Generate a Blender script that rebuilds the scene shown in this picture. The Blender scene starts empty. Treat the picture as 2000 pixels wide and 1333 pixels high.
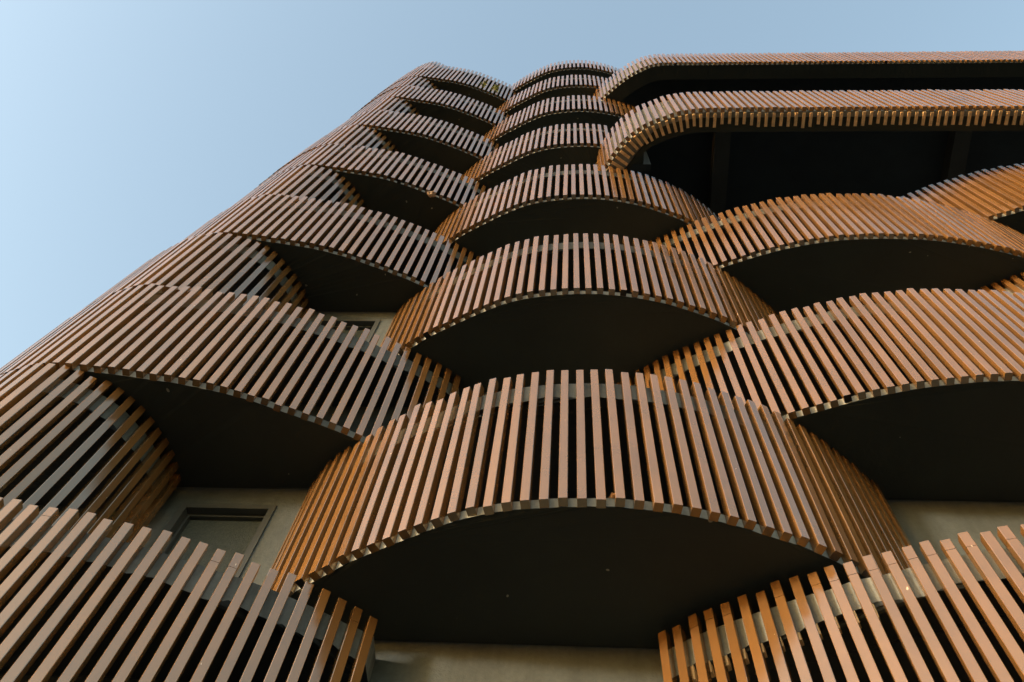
import bpy, bmesh, math, random
from mathutils import Vector, Matrix, noise
random.seed(7)
S = 3.0                                    # metres per storey unit
EYE = 1.6                                  # camera height above the pavement
C = bpy.context.scene.collection
R = math.radians

# ------------------------------------------------------------------ frame of the facade (u along it, v out of it)
Ux, Uy, Vx, Vy, O = .9877, -.1562, -.1562, -.9877, 2.355
LEVEL = {-2: .45, -1: 1.48, 0: 2.51, 1: 3.54, 2: 4.57, 3: 5.58, 4: 6.59, 5: 7.61, 6: 8.52, 7: 9.55, 8: 10.5,
         9: 11.52, 10: 12.5, 11: 13.52, 12: 14.45, 13: 15.4}
def lz(n):
    a = math.floor(n); f = n - a
    z = LEVEL[a] if f < 1e-6 else LEVEL[a] * (1 - f) + LEVEL[a + 1] * f
    return EYE + S * z
def W(u, v, z):
    return Vector(((u * Ux + v * Vx) * S, (O + u * Uy + v * Vy) * S, z))

# ------------------------------------------------------------------ materials
def new_mat(name):
    m = bpy.data.materials.new(name); m.use_nodes = True
    nt = m.node_tree; nt.nodes.clear()
    out = nt.nodes.new('ShaderNodeOutputMaterial'); b = nt.nodes.new('ShaderNodeBsdfPrincipled')
    nt.links.new(b.outputs[0], out.inputs[0])
    return m, nt, b
def N(nt, kind, **kw):
    n = nt.nodes.new(kind)
    for k, v in kw.items():
        if k in n.inputs.keys(): n.inputs[k].default_value = v
        else: setattr(n, k, v)
    return n
def ramp(nt, src, stops):
    r = nt.nodes.new('ShaderNodeValToRGB'); e = r.color_ramp.elements
    while len(e) < len(stops): e.new(.5)
    for i, (p, c) in enumerate(stops):
        e[i].position = p; e[i].color = (c if len(c) == 4 else (*c, 1))
    nt.links.new(src, r.inputs[0]); return r
def noise_tex(nt, scale, detail=4, rough=.55, stretch=(1, 1, 1), coord='Object'):
    tc = nt.nodes.new('ShaderNodeTexCoord'); mp = nt.nodes.new('ShaderNodeMapping')
    mp.inputs['Scale'].default_value = stretch
    nt.links.new(tc.outputs[coord], mp.inputs[0])
    n = N(nt, 'ShaderNodeTexNoise', Scale=scale, Detail=detail, Roughness=rough)
    nt.links.new(mp.outputs[0], n.inputs['Vector']); return n
def mix(nt, fac, a, b, mode='MIX'):
    m = nt.nodes.new('ShaderNodeMix'); m.data_type = 'RGBA'; m.blend_type = mode
    for s, i in ((fac, 0), (a, 6), (b, 7)):
        if hasattr(s, 'default_value') and hasattr(s, 'links'): nt.links.new(s, m.inputs[i])
        elif i == 0: m.inputs[0].default_value = s
        else: m.inputs[i].default_value = (*s, 1)
    return m.outputs[2]

def slat_material():
    m, nt, b = new_mat('slat_brown')
    at = N(nt, 'ShaderNodeAttribute', attribute_name='tone')
    base = ramp(nt, at.outputs['Fac'], [(0, SLAT_A), (.5, SLAT_B), (1, SLAT_C)]).outputs[0]
    n1 = noise_tex(nt, 1.3, 5, .6)                                   # broad weathering
    w = ramp(nt, n1.outputs[0], [(.35, (.82, .82, .82)), (.7, (1.08, 1.06, 1.05))]).outputs[0]
    c = mix(nt, 1.0, base, w, 'MULTIPLY')
    n2 = noise_tex(nt, 26, 3, .6, (1, 1, .06))                       # fine streaks along the slat
    w2 = ramp(nt, n2.outputs[0], [(.3, (.9, .9, .9)), (.7, (1.06, 1.06, 1.06))]).outputs[0]
    c = mix(nt, .3, c, w2, 'MULTIPLY')
    n3 = noise_tex(nt, 19, 2, .5, (1, 1, .5))                         # bird lime, chips and scratches
    f3 = ramp(nt, n3.outputs[0], [(.775, (0, 0, 0)), (.79, (1, 1, 1))]).outputs[0]
    c = mix(nt, f3, c, (.52, .40, .27))
    nt.links.new(c, b.inputs['Base Color'])
    n4 = noise_tex(nt, 3.2, 5, .7)
    rr = ramp(nt, n4.outputs[0], [(.3, (.12,) * 3), (.75, (.22,) * 3)]).outputs[0]
    nt.links.new(rr, b.inputs['Roughness'])
    b.inputs['IOR'].default_value = 2.3; b.inputs['Specular Tint'].default_value = (1.0, .96, .78, 1)
    bp = N(nt, 'ShaderNodeBump', Strength=.008, Distance=.02); nt.links.new(n2.outputs[0], bp.inputs['Height'])
    nt.links.new(bp.outputs[0], b.inputs['Normal'])
    return m
def concrete_material(name, lo, hi, streak=.5):
    m, nt, b = new_mat(name)
    n1 = noise_tex(nt, .9, 6, .65); c = ramp(nt, n1.outputs[0], [(.3, lo), (.72, hi)]).outputs[0]
    n2 = noise_tex(nt, 5, 5, .65, (1, 1, .12))
    d = ramp(nt, n2.outputs[0], [(.36, (.45, .45, .43)), (.58, (1, 1, 1))]).outputs[0]
    c = mix(nt, streak, c, d, 'MULTIPLY')
    n3 = noise_tex(nt, 14, 4, .7); d3 = ramp(nt, n3.outputs[0], [(.3, (.8, .8, .8)), (.7, (1.12, 1.12, 1.1))]).outputs[0]
    c = mix(nt, .7, c, d3, 'MULTIPLY')
    nt.links.new(c, b.inputs['Base Color']); b.inputs['Roughness'].default_value = .85
    bp = N(nt, 'ShaderNodeBump', Strength=.35, Distance=.03); nt.links.new(n3.outputs[0], bp.inputs['Height'])
    nt.links.new(bp.outputs[0], b.inputs['Normal'])
    return m
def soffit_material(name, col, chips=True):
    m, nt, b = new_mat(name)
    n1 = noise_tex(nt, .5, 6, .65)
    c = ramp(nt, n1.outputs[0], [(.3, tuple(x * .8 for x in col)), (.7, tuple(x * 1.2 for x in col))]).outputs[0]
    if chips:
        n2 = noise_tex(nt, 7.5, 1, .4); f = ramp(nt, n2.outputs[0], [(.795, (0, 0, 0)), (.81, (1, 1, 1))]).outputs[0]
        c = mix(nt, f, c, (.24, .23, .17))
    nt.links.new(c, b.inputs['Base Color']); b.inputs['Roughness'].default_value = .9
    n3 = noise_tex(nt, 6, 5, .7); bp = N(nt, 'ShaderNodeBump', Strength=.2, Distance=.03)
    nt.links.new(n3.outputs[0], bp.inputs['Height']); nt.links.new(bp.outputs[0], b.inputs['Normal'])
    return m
def plain(name, col, rough=.6, metal=0, var=.15, scale=4):
    m, nt, b = new_mat(name)
    n1 = noise_tex(nt, scale, 4, .6)
    c = ramp(nt, n1.outputs[0], [(.3, tuple(x * (1 - var) for x in col)), (.7, tuple(x * (1 + var) for x in col))]).outputs[0]
    nt.links.new(c, b.inputs['Base Color']); b.inputs['Roughness'].default_value = rough; b.inputs['Metallic'].default_value = metal
    return m

SLAT_A, SLAT_B, SLAT_C = (.146, .0735, .025), (.164, .082, .0275), (.182, .0915, .030)
SLAT_SPEC = .05
M_SLAT = slat_material()
M_HOLE = plain('slat_hollow_end', (.012, .010, .009), .9)  # flat black face standing in for the dark inside of an open slat
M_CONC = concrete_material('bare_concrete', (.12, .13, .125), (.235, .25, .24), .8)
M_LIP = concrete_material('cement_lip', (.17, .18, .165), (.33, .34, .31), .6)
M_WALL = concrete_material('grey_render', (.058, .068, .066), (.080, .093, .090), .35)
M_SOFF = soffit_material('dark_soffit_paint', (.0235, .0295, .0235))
M_VOID = soffit_material('black_paint_and_shade', (.028, .036, .042), False)  # dark ceiling paint; on the recess its black stands in for shade
M_BEAM = soffit_material('beam_lightened_grey', (.055, .055, .050), False)  # beams coloured lighter for the light they catch below the ceiling
M_INNER = soffit_material('dark_inner_wall', (.030, .030, .026), False)
M_FRAME = plain('grey_window_frame', (.050, .054, .050), .45)
M_TAN = plain('timber_tan_lightened', (.72, .50, .26), .75, 0, .25, 9)  # tan wood, colour lifted to stand in for light bounced from below
M_ROOF = plain('roof_felt', (.12, .12, .12), .9)

def obj(name, bm, mats, parent=None):
    me = bpy.data.meshes.new(name); bm.to_mesh(me); bm.free()
    for m in (mats if isinstance(mats, (list, tuple)) else [mats]): me.materials.append(m)
    o = bpy.data.objects.new(name, me); C.objects.link(o)
    if parent: o.parent = parent
    return o
def tag(o, label=None, cat=None, group=None, kind=None):
    for k, v in (('label', label), ('category', cat), ('group', group), ('kind', kind)):
        if v: o[k] = v
    return o

# ------------------------------------------------------------------ plan curves (facade units), traced floor by floor
def smooth(pts, n=8):
    P = [pts[0]] + list(pts) + [pts[-1]]; out = []
    for i in range(1, len(P) - 2):
        p0, p1, p2, p3 = P[i - 1], P[i], P[i + 1], P[i + 2]
        for k in range(n):
            t = k / n
            out.append(tuple(.5 * ((2 * p1[j]) + (-p0[j] + p2[j]) * t + (2 * p0[j] - 5 * p1[j] + 4 * p2[j] - p3[j]) * t * t
                                   + (-p0[j] + 3 * p1[j] - 3 * p2[j] + p3[j]) * t ** 3) for j in (0, 1)))
    out.append(tuple(pts[-1])); return out
def cum(pl):
    s = [0]
    for a, b in zip(pl, pl[1:]): s.append(s[-1] + math.hypot(b[0] - a[0], b[1] - a[1]))
    return s
def at(pl, s, t):
    lo, hi = 0, len(s) - 2
    while lo < hi:
        m = (lo + hi + 1) // 2
        if s[m] <= t: lo = m
        else: hi = m - 1
    a, b = pl[lo], pl[lo + 1]; L = max(1e-9, s[lo + 1] - s[lo]); f = (t - s[lo]) / L
    d = ((b[0] - a[0]) / L, (b[1] - a[1]) / L)
    return (a[0] + (b[0] - a[0]) * f, a[1] + (b[1] - a[1]) * f), d
def resample(pl, step):
    s = cum(pl); n = max(2, int(s[-1] / step)); return [at(pl, s, s[-1] * i / n)[0] for i in range(n + 1)]
def boxsm(pl, k):
    n = len(pl); o = []
    for i in range(n):
        r = min(k, i, n - 1 - i); w = pl[i - r:i + r + 1]
        o.append((sum(a for a, _ in w) / len(w), sum(b for _, b in w) / len(w)))
    return o
def curve(pts): return boxsm(resample(smooth(pts), .02), 4)
def offset(pl, d):                           # towards the wall: the curve runs left to right, outward is on its right-hand side (+v)
    o = []
    for i in range(len(pl)):
        a, b = pl[max(0, i - 1)], pl[min(len(pl) - 1, i + 1)]
        L = math.hypot(b[0] - a[0], b[1] - a[1]); n = (-(b[1] - a[1]) / L, (b[0] - a[0]) / L)
        o.append((pl[i][0] - n[0] * d, pl[i][1] - n[1] * d))
    return o

CA = [(-.84, .03), (-.80, .09), (-.74, .165), (-.62, .255), (-.5, .335), (-.43, .38), (-.35, .42), (-.26, .465), (-.17, .51), (-.08, .55),
      (.03, .593), (.17, .622), (.3, .637), (.45, .645), (.6, .64), (.75, .62), (.92, .585), (1.05, .54), (1.18, .495), (1.29, .44),
      (1.4, .38), (1.5, .31), (1.64, .195), (1.8, .05)]
CC = [(.60, .04), (.71, .125), (.84, .21), (.96, .275), (1.07, .33), (1.19, .385), (1.3, .432), (1.42, .476), (1.54, .517), (1.65, .553),
      (1.77, .583), (1.89, .61), (2.01, .627), (2.13, .64), (2.26, .645), (2.38, .647), (2.53, .643), (2.66, .635), (2.77, .62),
      (2.89, .602), (3.02, .577), (3.15, .545), (3.31, .50), (3.5, .43), (3.7, .34), (3.9, .22), (4.1, .05)]
CD = [(a + 2.03, b) for a, b in CC]
LEFT = [(-3.2, -2.5), (-3.2, -.6), (-3.1, -.2), (-2.9, .12), (-2.70, .29), (-2.55, .40), (-2.34, .53), (-2.2, .60), (-2.06, .645), (-1.95, .655)]
BR = [(-1.81, .645), (-1.66, .628), (-1.5, .605), (-1.36, .582), (-1.2, .546), (-1.06, .503), (-.94, .458), (-.82, .41), (-.70, .362),
      (-.61, .32), (-.5, .262), (-.40, .205), (-.27, .12), (-.18, .05)]
ZR = [(-1.86, .62), (-1.77, .59), (-1.68, .54), (-1.62, .48), (-1.57, .41), (-1.53, .34), (-1.49, .25), (-1.47, .15), (-1.46, .03)]
def corner(right, dx): return [(a + dx * min(1, max(0, (-a - 1.6) / .45)), b) for a, b in LEFT + right]
CR3 = [(.60, .40), (.625, .55), (.655, .64), (.705, .71), (.755, .785), (.80, .84), (.85, .885), (.9, .93), (.96, .968), (1.02, .998), (1.08, 1.022),
       (1.14, 1.045), (1.2, 1.065), (1.3, 1.088), (1.4, 1.10), (1.5, 1.105), (2.5, 1.105), (4, 1.10), (6.5, 1.095)]
CR4 = [(.62, .40), (.69, .55), (.75, .62), (.83, .69), (.91, .76), (1.03, .85), (1.12, .905), (1.2, .945), (1.28, .985), (1.36, 1.01), (1.45, 1.023),
       (1.55, 1.028), (2.5, 1.025), (4, 1.02), (8, 1.005)]

# ------------------------------------------------------------------ pieces
SW, SD, CH = .0325, .036, .0016              # slat width, depth, chamfer (units)
def slats_mesh(pl, z0, z1, phase, pitch, jit=.0075, hollow=.012, s_from=0, s_to=1e9, caps=0.0):
    bm = bmesh.new(); tone = bm.faces.layers.float.new('tone'); s = cum(pl)
    t = phase % pitch
    while t - SW < 0: t += pitch
    while t < min(s[-1], s_to):
        if t > s_from:
            p, d = at(pl, s, t - SW / 2); n = (-d[1], d[0])           # n: outward (+v)
            tn = random.random(); tl = random.gauss(0, .0018); dp = random.gauss(0, .0014)
            top = z1 + random.gauss(0, jit) * S + (random.random() < .025) * random.choice((-.02, .03)) * S
            bot = z0 + random.gauss(0, jit * .5) * S
            prof = []
            w, c = SW / 2, CH
            for x, y in ((-w + c, 0), (w - c, 0), (w, -c), (w, -SD + c), (w - c, -SD), (-w + c, -SD), (-w, -SD + c), (-w, -c)):
                prof.append((p[0] + d[0] * x + n[0] * (y + dp), p[1] + d[1] * x + n[1] * (y + dp)))
            parts = [(bot, top)]
            if random.random() < caps:
                q = z1 - (.062 + random.gauss(0, .004)) * S; parts = [(bot, q), (q + .006, top)]
            for a, b in parts:
                sh = lambda z: tl * (z - z0) / (z1 - z0)
                lo = [bm.verts.new(W(x + d[0] * sh(a), y + d[1] * sh(a), a)) for x, y in prof]
                hi = [bm.verts.new(W(x + d[0] * sh(b), y + d[1] * sh(b), b)) for x, y in prof]
                fs = [bm.faces.new((lo[i], lo[(i + 1) % 8], hi[(i + 1) % 8], hi[i])) for i in range(8)]
                fs.append(bm.faces.new(hi))
                f = bm.faces.new(lo[::-1]); fs.append(f)
                if a == bot and random.random() < hollow: f.material_index = 1
                for f in fs: f[tone] = tn
        t += pitch
    bmesh.ops.recalc_face_normals(bm, faces=bm.faces)
    return bm
def slab_mesh(edge, back, z0, z1, rough_lo=0, rough_hi=0, seed=0):
    """plate between an outer edge line and a back line; ragged lower / upper lip on the outer edge"""
    bm = bmesh.new()
    def nz(p, k): return noise.noise(Vector((p[0] * 9 + seed, p[1] * 9, k))) + .6 * noise.noise(Vector((p[0] * 34 + seed, p[1] * 34, k + 5)))
    lo_e = [bm.verts.new(W(p[0], p[1], z0 + rough_lo * nz(p, 1))) for p in edge]
    hi_e = [bm.verts.new(W(p[0], p[1], z1 + rough_hi * nz(p, 9))) for p in edge]
    lo_b = [bm.verts.new(W(p[0], p[1], z0)) for p in back]; hi_b = [bm.verts.new(W(p[0], p[1], z1)) for p in back]
    bot = bm.faces.new(lo_e + lo_b[::-1]); topf = bm.faces.new((hi_e + hi_b[::-1])[::-1])
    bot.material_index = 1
    for i in range(len(edge) - 1): bm.faces.new((lo_e[i], hi_e[i], hi_e[i + 1], lo_e[i + 1]))
    for i in range(len(back) - 1): bm.faces.new((lo_b[i + 1], hi_b[i + 1], hi_b[i], lo_b[i]))
    bm.faces.new((lo_e[0], lo_b[0], hi_b[0], hi_e[0])); bm.faces.new((lo_e[-1], hi_e[-1], hi_b[-1], lo_b[-1]))
    r = bmesh.ops.triangulate(bm, faces=[bot, topf])
    bmesh.ops.recalc_face_normals(bm, faces=bm.faces)
    return bm
def box_bm(bm, u0, u1, v0, v1, z0, z1, mi=0):
    vs = [bm.verts.new(W(u, v, z)) for z in (z0, z1) for u, v in ((u0, v0), (u1, v0), (u1, v1), (u0, v1))]
    for f in ((0, 1, 2, 3), (4, 7, 6, 5), (0, 4, 5, 1), (1, 5, 6, 2), (2, 6, 7, 3), (3, 7, 4, 0)):
        bm.faces.new([vs[i] for i in f]).material_index = mi
def fix(bm): bmesh.ops.recalc_face_normals(bm, faces=bm.faces); return bm

building = bpy.data.objects.new('apartment_building', None); C.objects.link(building)
building.location = (0, 0, 0)
tag(building, 'tall dark building with rows of bulging balconies screened by upright brown slats', 'building')

def split_curve(pl):
    """the part of a plan line lying in front of the wall, and its back line on the wall"""
    u0, u1 = pl[0][0], pl[-1][0]
    return [(u0, .004), (u1, .004)] if pl[0][1] > -.3 else [(-2.3, pl[0][1]), (-2.3, .004), (u1, .004)]
def balcony(cv, n, phase=.03, pitch=.0638, s_to=1e9, caps=0., label=None, top_unit=1.0, s_from=0):
    z0, z1 = lz(n) + (.034 * S if n == 0 else 0), lz(n + top_unit)
    s = cum(cv)
    cvs = [p for p, t in zip(cv, s) if s_from - .05 <= t <= s_to - .01]
    inner = offset(cvs, SD + .001); inner[0] = (inner[0][0], max(inner[0][1], .006) if cvs[0][1] > -.3 else inner[0][1]); inner[-1] = (inner[-1][0], max(inner[-1][1], .006))
    back = split_curve(inner)
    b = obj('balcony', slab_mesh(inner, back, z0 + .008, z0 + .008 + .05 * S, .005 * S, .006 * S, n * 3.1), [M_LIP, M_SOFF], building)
    if label: b['label'] = label
    obj('slat_screen', slats_mesh(cv, z0, z1, phase, pitch, s_to=s_to, s_from=s_from, caps=caps), [M_SLAT, M_HOLE], b)
    inner2 = offset(cvs, SD + .004); inner2[0] = (inner2[0][0], max(inner2[0][1], .008) if cvs[0][1] > -.3 else inner2[0][1]); inner2[-1] = (inner2[-1][0], max(inner2[-1][1], .008))
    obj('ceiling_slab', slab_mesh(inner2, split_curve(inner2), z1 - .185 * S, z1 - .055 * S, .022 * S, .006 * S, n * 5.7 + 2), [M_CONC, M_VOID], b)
    return b

cA = curve(CA); cC = curve(CC); cD = curve(CD)
# A: the middle column, seven balconies on the even levels, plus an unseen lowest one added for shade
A_PH = {0: (1.265, .0643), 2: (1.131, .0639), 4: (1.057, .0633), 6: (1.011, .0636)}
for n in (-2, 0, 2, 4, 6, 8, 10, 12):
    ph, pi = A_PH.get(n, (.02 * n + .01, .0637))
    balcony(cA, n, ph, pi, s_to=(1.80 if n == 6 else 2.31 if n > 6 else 1e9))
# Z: the same levels, further left round the corner
Z_DX = {0: 0, 2: .01, 4: .09, 6: .07, 8: .12, 10: .09, 12: .09}
Z_DE = {0: 0, 2: .08, 4: .09, 6: .07, 8: .04, 10: .03, 12: .03}
for n in (-2, 0, 2, 4, 6, 8, 10, 12):
    cz = curve(corner([(a + Z_DE.get(n, 0), b) for a, b in ZR], Z_DX.get(n, 0))); balcony(cz, n, .011 * n + .02, .0643)
# B: odd levels between Z and A
B_DX = {-1: 0, 1: 0, 3: .06, 5: .09, 7: .1, 9: .12, 11: .07}
B_PH = {-1: (4.437, .0658), 1: (4.015, .0645), 3: (4.261, .0643)}
for n in (-1, 1, 3, 5, 7, 9, 11):
    ph, pi = B_PH.get(n, (.017 * n + .01, .0642))
    cb = curve(corner(BR, B_DX[n]))
    balcony(cb, n, ph, pi, top_unit=1.55 if n == 11 else 1.0, caps=.12 if n == -1 else 0, s_to=cum(cb)[-1] - (.118 if n == -1 else .05))
# C: odd levels, right of A; D: even levels at the right edge
for n, ph, pi in ((3, .834, .0616), (1, .869, .0609), (-1, .141, .0624)):
    C_low = balcony(cC, n, ph, pi, caps=.75 if n == -1 else 0, s_from=.135 if n == -1 else .06)
def stick(name, cv, s, t, w, a, e, za, zb, parent):
    (pu, pv), (du, dv) = at(cv, s, t); nu, nv = -dv, du
    bm = bmesh.new()
    vs = [bm.verts.new(W(pu + du * x - nu * y, pv + dv * x - nv * y, z)) for z in (za, zb) for x, y in ((-w, a), (w, a), (w, e), (-w, e))]
    for f in ((0, 1, 2, 3), (4, 7, 6, 5), (0, 4, 5, 1), (1, 5, 6, 2), (2, 6, 7, 3), (3, 7, 4, 0)): bm.faces.new([vs[i] for i in f])
    return obj(name, fix(bm), M_TAN, parent)
s_ = cum(cC); t_ = .141 % .0624
while t_ < s_[-1] - 1.2:
    if t_ > .2: stick('bracket', cC, s_, t_ - .004, .008, SD + .0045, SD + .03, lz(0) - .235 * S, lz(0) - .173 * S, C_low)
    t_ += .0624
for n in (-2, 0, 2, 4):
    balcony(cD, n, .02 * n + .01, .0612)

# R: the two long straight rings with a rounded corner
def ring(pts, n, vin, phase, pitch, sticks, label):
    cv = curve(pts); z0, z1 = lz(n), lz(n + 1)
    outer = offset(cv, SD + .001)
    inner = [(max(u, .62) if v > .5 else u, v) for u, v in offset(cv, 1.105 - vin)]
    k = [i for i, p in enumerate(inner) if p[0] >= inner[0][0] - .001]
    inner = boxsm([(max(p[0], cv[0][0] + .16 if p[1] < .6 else p[0]), p[1]) for p in inner], 3)
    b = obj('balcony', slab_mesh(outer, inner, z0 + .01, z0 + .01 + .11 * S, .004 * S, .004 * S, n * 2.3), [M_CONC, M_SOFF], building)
    b['label'] = label
    obj('slat_screen', slats_mesh(cv, z0, z1, phase, pitch), [M_SLAT, M_HOLE], b)
    o2 = offset(cv, SD + .004); i2 = offset(cv, SD + .075)
    obj('ring_beam', slab_mesh(o2, i2, z0 + .01 + .112 * S, z1 - .05 * S, .002 * S, .005 * S, n * 3.3), [M_CONC, M_CONC], b)
    if sticks: obj('edge_strip', slab_mesh(offset(cv, SD - .001), offset(cv, SD + .045), z0 + .002, z0 + .0099, .001 * S, .001 * S, 4), [M_CONC, M_CONC], b)
    if sticks:
        s = cum(cv); t = phase % pitch; k = 0
        while t < s[-1] and k < 100:
            if t > .14:
                a = SD + .006 + random.gauss(0, .003); k += 1
                stick('batten', cv, s, t - SW / 2 + random.gauss(0, .001), .0115, a, a + .108 + random.gauss(0, .008), z0 - .047, z0 - .002, b)
            t += pitch
    return b
ring(CR3, 5, .905, 1.873, .0600, True, 'long straight slatted ring with a rounded corner and short tan battens underneath')
ring(CR4, 9, .90, .03, .0600, False, 'topmost long straight slatted ring with a rounded corner along the roof')

# walls: one pierced front wall (openings for the windows), side and rear, roofs, dark recess on the right
UW0, UW1 = -1.409, -.965                         # window opening along the wall
WIN = [(n, lz(n) + .16 * S, lz(n) + .885 * S) for n in (0, 2, 4, 6, 8, 10)]
bm = bmesh.new()
T = .08
zb = 0
def wall(u0, u1, z0, z1, mi=0): box_bm(bm, u0, u1, -T, 0, z0, z1, mi)
wall(-2.3, UW0, 0, lz(12) - .06 * S); wall(UW1, .9, 0, lz(5) - .03 * S); wall(UW1, .6, lz(5) - .03 * S, lz(12) - .06 * S); wall(-.9, .6, lz(12) - .06 * S, lz(13) - .06 * S)
prev = 0
for n, a, c_ in WIN:
    wall(UW0, UW1, prev, a); prev = c_
wall(UW0, UW1, prev, lz(12) - .06 * S)
wall(.9, 9, 0, lz(5) - .03 * S)
pz0, pz1, pw0, pw1, pa, pc = lz(2) - .03 * S, lz(3) + .007, -1.32, -.877, lz(2) + .16 * S, lz(2) + .863 * S
box_bm(bm, -1.36, pw0, .002, .09, pz0, pz1); box_bm(bm, pw1, -.80, .002, .09, pz0, pz1)
box_bm(bm, pw0, pw1, .002, .09, pz0, pa); box_bm(bm, pw0, pw1, .002, .09, pc, pz1)
obj('front_wall', fix(bm), M_WALL, building)
bm = bmesh.new()
box_bm(bm, -2.38, -2.3, -6, 0, 0, lz(12) - .06 * S)
box_bm(bm, -2.3, 9, -6.08, -6, 0, lz(10)); obj('rear_wall', fix(bm), M_WALL, building)
bm = bmesh.new()
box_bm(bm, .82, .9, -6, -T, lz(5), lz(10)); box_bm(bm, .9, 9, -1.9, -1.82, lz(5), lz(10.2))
box_bm(bm, .9, 1.31, -T, 0, lz(8), lz(13) - .06 * S); box_bm(bm, .6, .9, -T, 0, lz(5) - .03 * S, lz(13) - .06 * S)  # last box: front wall strip blackened as shade where it showed lit
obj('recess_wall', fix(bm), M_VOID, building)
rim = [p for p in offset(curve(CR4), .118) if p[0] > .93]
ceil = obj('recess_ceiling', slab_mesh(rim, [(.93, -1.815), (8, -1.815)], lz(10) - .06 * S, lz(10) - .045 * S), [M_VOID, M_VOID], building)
for u in (2.30, 5.42, 7.7):
    bm = bmesh.new(); box_bm(bm, u, u + .21, -1.81, .3, lz(10) - .28 * S, lz(10) - .061 * S); obj('ceiling_beam', fix(bm), M_BEAM, ceil)
bm = bmesh.new()
box_bm(bm, -2.3, -.9, -6, -T, lz(12) - .20 * S, lz(12) - .07 * S); box_bm(bm, -.9, 9, -6, -1.9, lz(10.2), lz(10.2) + .1 * S)
box_bm(bm, -.9, 1.31, -1.9, -T - .002, lz(13) - .2 * S, lz(13) - .07 * S)
obj('roof', fix(bm), M_ROOF, building)

# windows
def glass_material():
    m, nt, b = new_mat('dusty_window_glass')
    n1 = noise_tex(nt, 22, 6, .85); c = ramp(nt, n1.outputs[0], [(.35, (.030, .037, .033)), (.65, (.082, .095, .084))]).outputs[0]
    nt.links.new(c, b.inputs['Base Color'])
    n2 = noise_tex(nt, 38, 3, .7); r = ramp(nt, n2.outputs[0], [(.3, (.25,) * 3), (.7, (.5,) * 3)]).outputs[0]
    bp = N(nt, 'ShaderNodeBump', Strength=.5, Distance=.02); nt.links.new(n2.outputs[0], bp.inputs['Height']); nt.links.new(bp.outputs[0], b.inputs['Normal'])
    nt.links.new(r, b.inputs['Roughness']); b.inputs['Specular IOR Level'].default_value = .35
    return m
M_GLASS = glass_material()
for n, a, c_ in WIN:
    bm = bmesh.new(); fw = .029; vo, wa, wb = 0, UW0, UW1
    if n == 2: vo, wa, wb, a, c_ = .09, pw0, pw1, pa, pc
    def fr(u0, u1, z0, z1, v0, v1): box_bm(bm, u0, u1, v0 + vo, v1 + vo, z0, z1)
    # outer casing set in the opening, then an inner sash stepped further back
    for (g, v0, v1, k) in ((.0, -.06, .008, fw), (fw + .0006, -.07, -.030, .014)):
        u0, u1, z0, z1 = wa + g, wb - g, a + g * S, c_ - g * S
        fr(u0, u0 + k, z0, z1, v0, v1); fr(u1 - k, u1, z0, z1, v0, v1)
        fr(u0 + k + .0004, u1 - k - .0004, z1 - k * S, z1, v0, v1 - .001); fr(u0 + k + .0004, u1 - k - .0004, z0, z0 + k * S, v0, v1 - .001)
    w = obj('window', fix(bm), M_FRAME, building)
    bm = bmesh.new(); box_bm(bm, wa + .045, wb - .045, vo - .058, vo - .052, a + .045 * S, c_ - .045 * S); obj('pane', fix(bm), M_GLASS, w)

# ------------------------------------------------------------------ small things lodged on the ledges
def crumple(name, u, v, z, size, mat, seed, flat=.6, label=None, cat=None):
    bm = bmesh.new(); bmesh.ops.create_icosphere(bm, subdivisions=3, radius=1)
    for vtx in bm.verts:
        k = 1 + .55 * noise.noise(vtx.co * 1.7 + Vector((seed, 0, 0))) + .3 * noise.noise(vtx.co * 4.2 + Vector((0, seed, 0)))
        vtx.co = Vector((vtx.co.x * k * size, vtx.co.y * k * size * .8, vtx.co.z * k * size * flat))
    o = obj(name, bm, mat); o.location = W(u, v, z); tag(o, label, cat); return o
M_LEAF = plain('dry_leaf_brown', (.50, .26, .10), .7, 0, .3, 20)
M_SCRAP = plain('pale_scrap', (.55, .52, .48), .7, 0, .2, 15)
M_NEST = plain('dry_grass_clump', (.40, .30, .22), .9, 0, .4, 25)
crumple('dry_leaf', .525, .600, lz(0) + .3, .062, M_LEAF, 3, .55, 'crumpled orange dry leaf between slats on the bottom edge of the nearest central balcony', 'leaf')
crumple('paper_scrap', -.60, .27, lz(2) - .03, .05, M_SCRAP, 8, .6, 'small white paper scrap at the balcony corner right of the upper window', 'paper')
crumple('grass_clump', -.835, .388, lz(5) - .04, .10, M_NEST, 5, .45, 'pinkish clump of dry grass hanging under a left balcony edge', 'debris')

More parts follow.
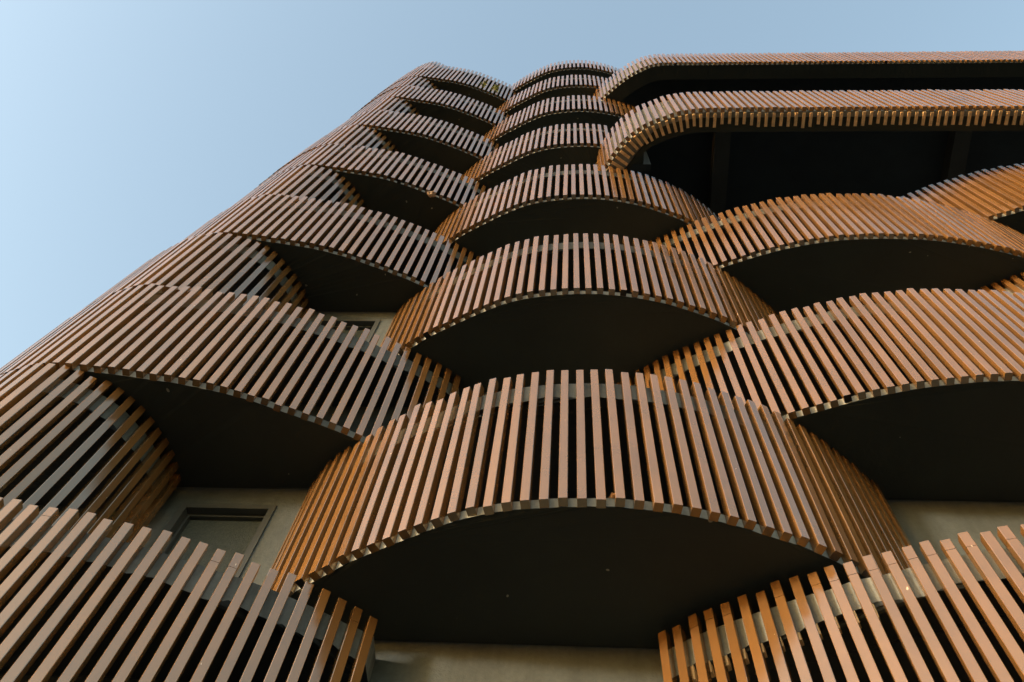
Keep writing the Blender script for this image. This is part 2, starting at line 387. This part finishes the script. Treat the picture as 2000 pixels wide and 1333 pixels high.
# shrubs in the topmost left balcony, seen between its slats
M_FOL = plain('yellow_green_leaves', (.11, .13, .010), .6, 0, .5, 3); M_STEM = plain('shrub_stem', (.09, .06, .03), .9)
M_POT = plain('clay_pot', (.25, .10, .05), .8)
def shrub(u, v, h, label, k):
    z0 = lz(11) + .055 * S
    root = bpy.data.objects.new('potted_shrub', None); C.objects.link(root); root.location = W(u, v, z0)
    tag(root, label, 'shrub', 'shrubs in the topmost left balcony')
    bm = bmesh.new(); rr = random.Random(k)
    for i in range(750):
        a = rr.uniform(0, 6.283); t = rr.random() ** .7; r = .20 * (1 - .2 * t) * math.sqrt(rr.random()); z = .3 + t * (h - .3)
        c = Vector((r * math.cos(a), r * math.sin(a), z)); x = Vector((rr.gauss(0, 1), rr.gauss(0, 1), rr.gauss(0, .6))).normalized()
        y = x.cross(Vector((rr.gauss(0, 1), rr.gauss(0, 1), rr.gauss(0, 1)))).normalized(); L = rr.uniform(.05, .11)
        bm.faces.new([bm.verts.new(c + x * L), bm.verts.new(c + y * L * .35), bm.verts.new(c - x * L), bm.verts.new(c - y * L * .35)])
    obj('foliage', bm, M_FOL, root)
    bm = bmesh.new()
    for i in range(5):
        a = i * 1.26; bmesh.ops.create_cone(bm, segments=6, radius1=.018, radius2=.006, depth=h - .3, cap_ends=True,
            matrix=Matrix.Translation((.08 * math.cos(a), .08 * math.sin(a), .3 + (h - .3) / 2)) @ Matrix.Rotation(.12, 4, Vector((math.cos(a), math.sin(a), 0))))
    obj('stem', bm, M_STEM, root)
    bm = bmesh.new(); bmesh.ops.create_cone(bm, segments=24, radius1=.08, radius2=.105, depth=.26, cap_ends=True, matrix=Matrix.Translation((.03, .16, .13)))
    obj('pot', bm, M_POT, root)
shrub(-.97, .410, 2.3, 'yellow green shrub among the topmost left balcony slats, left one of the two', 1)
shrub(-.79, .348, 2.3, 'yellow green shrub among the topmost left balcony slats, nearer the middle column', 2)

# ------------------------------------------------------------------ ground
bm = bmesh.new(); q = 400
vs = [bm.verts.new((x, y, 0)) for x, y in ((-q, -q), (q, -q), (q, q), (-q, q))]; bm.faces.new(vs)
tag(obj('ground', bm, plain('darkened_ground', (.04, .039, .036), .85, 0, .2, .6)), kind='structure')  # unseen ground, darkened to cut the light bounced upward

# ------------------------------------------------------------------ camera (recovered from the vanishing points)
cam = bpy.data.cameras.new('camera'); co = bpy.data.objects.new('camera', cam); C.objects.link(co)
cam.sensor_width = 36; cam.lens = 31.5; cam.clip_end = 2000; cam.clip_start = .05
rot = Matrix(((9.88549930e-01, -1.50894119e-01, 0), (-1.37958906e-01, -9.03807705e-01, -4.05091313e-01), (6.11258966e-02, 4.00452990e-01, -9.14276232e-01)))
co.matrix_world = Matrix.Translation((0, 0, EYE)) @ rot.to_4x4()
bpy.context.scene.camera = co

# ------------------------------------------------------------------ light
SUN_AZ, SUN_EL = (-.90, -.44), 8
az = math.atan2(SUN_AZ[0], SUN_AZ[1])                                    # from +y towards +x
sl = bpy.data.lights.new('sun', 'SUN'); sl.energy = .85; sl.angle = R(5.0); sl.color = (1.0, .88, .72)
so = bpy.data.objects.new('sun', sl); C.objects.link(so)
d = Vector((math.sin(az) * math.cos(R(SUN_EL)), math.cos(az) * math.cos(R(SUN_EL)), math.sin(R(SUN_EL))))
so.rotation_euler = d.to_track_quat('Z', 'Y').to_euler(); so.location = d * 60
w = bpy.data.worlds.new('World'); bpy.context.scene.world = w; w.use_nodes = True
nt = w.node_tree; bg = nt.nodes['Background']
sky = nt.nodes.new('ShaderNodeTexSky'); sky.sky_type = 'NISHITA'; sky.sun_disc = False
sky.sun_elevation = R(SUN_EL); sky.sun_rotation = az % (2 * math.pi)
sky.air_density = 1.2; sky.dust_density = 2.0; sky.ozone_density = 0.75; sky.altitude = 0
tint = mix(nt, 1.0, sky.outputs[0], (1.03, 1.005, .965), 'MULTIPLY')      # white balance of the camera
nt.links.new(tint, bg.inputs[0]); bg.inputs[1].default_value = .15
sc = bpy.context.scene
sc.view_settings.view_transform = 'Standard'; sc.view_settings.look = 'None'; sc.view_settings.gamma = 1; sc.view_settings.exposure = 2.16
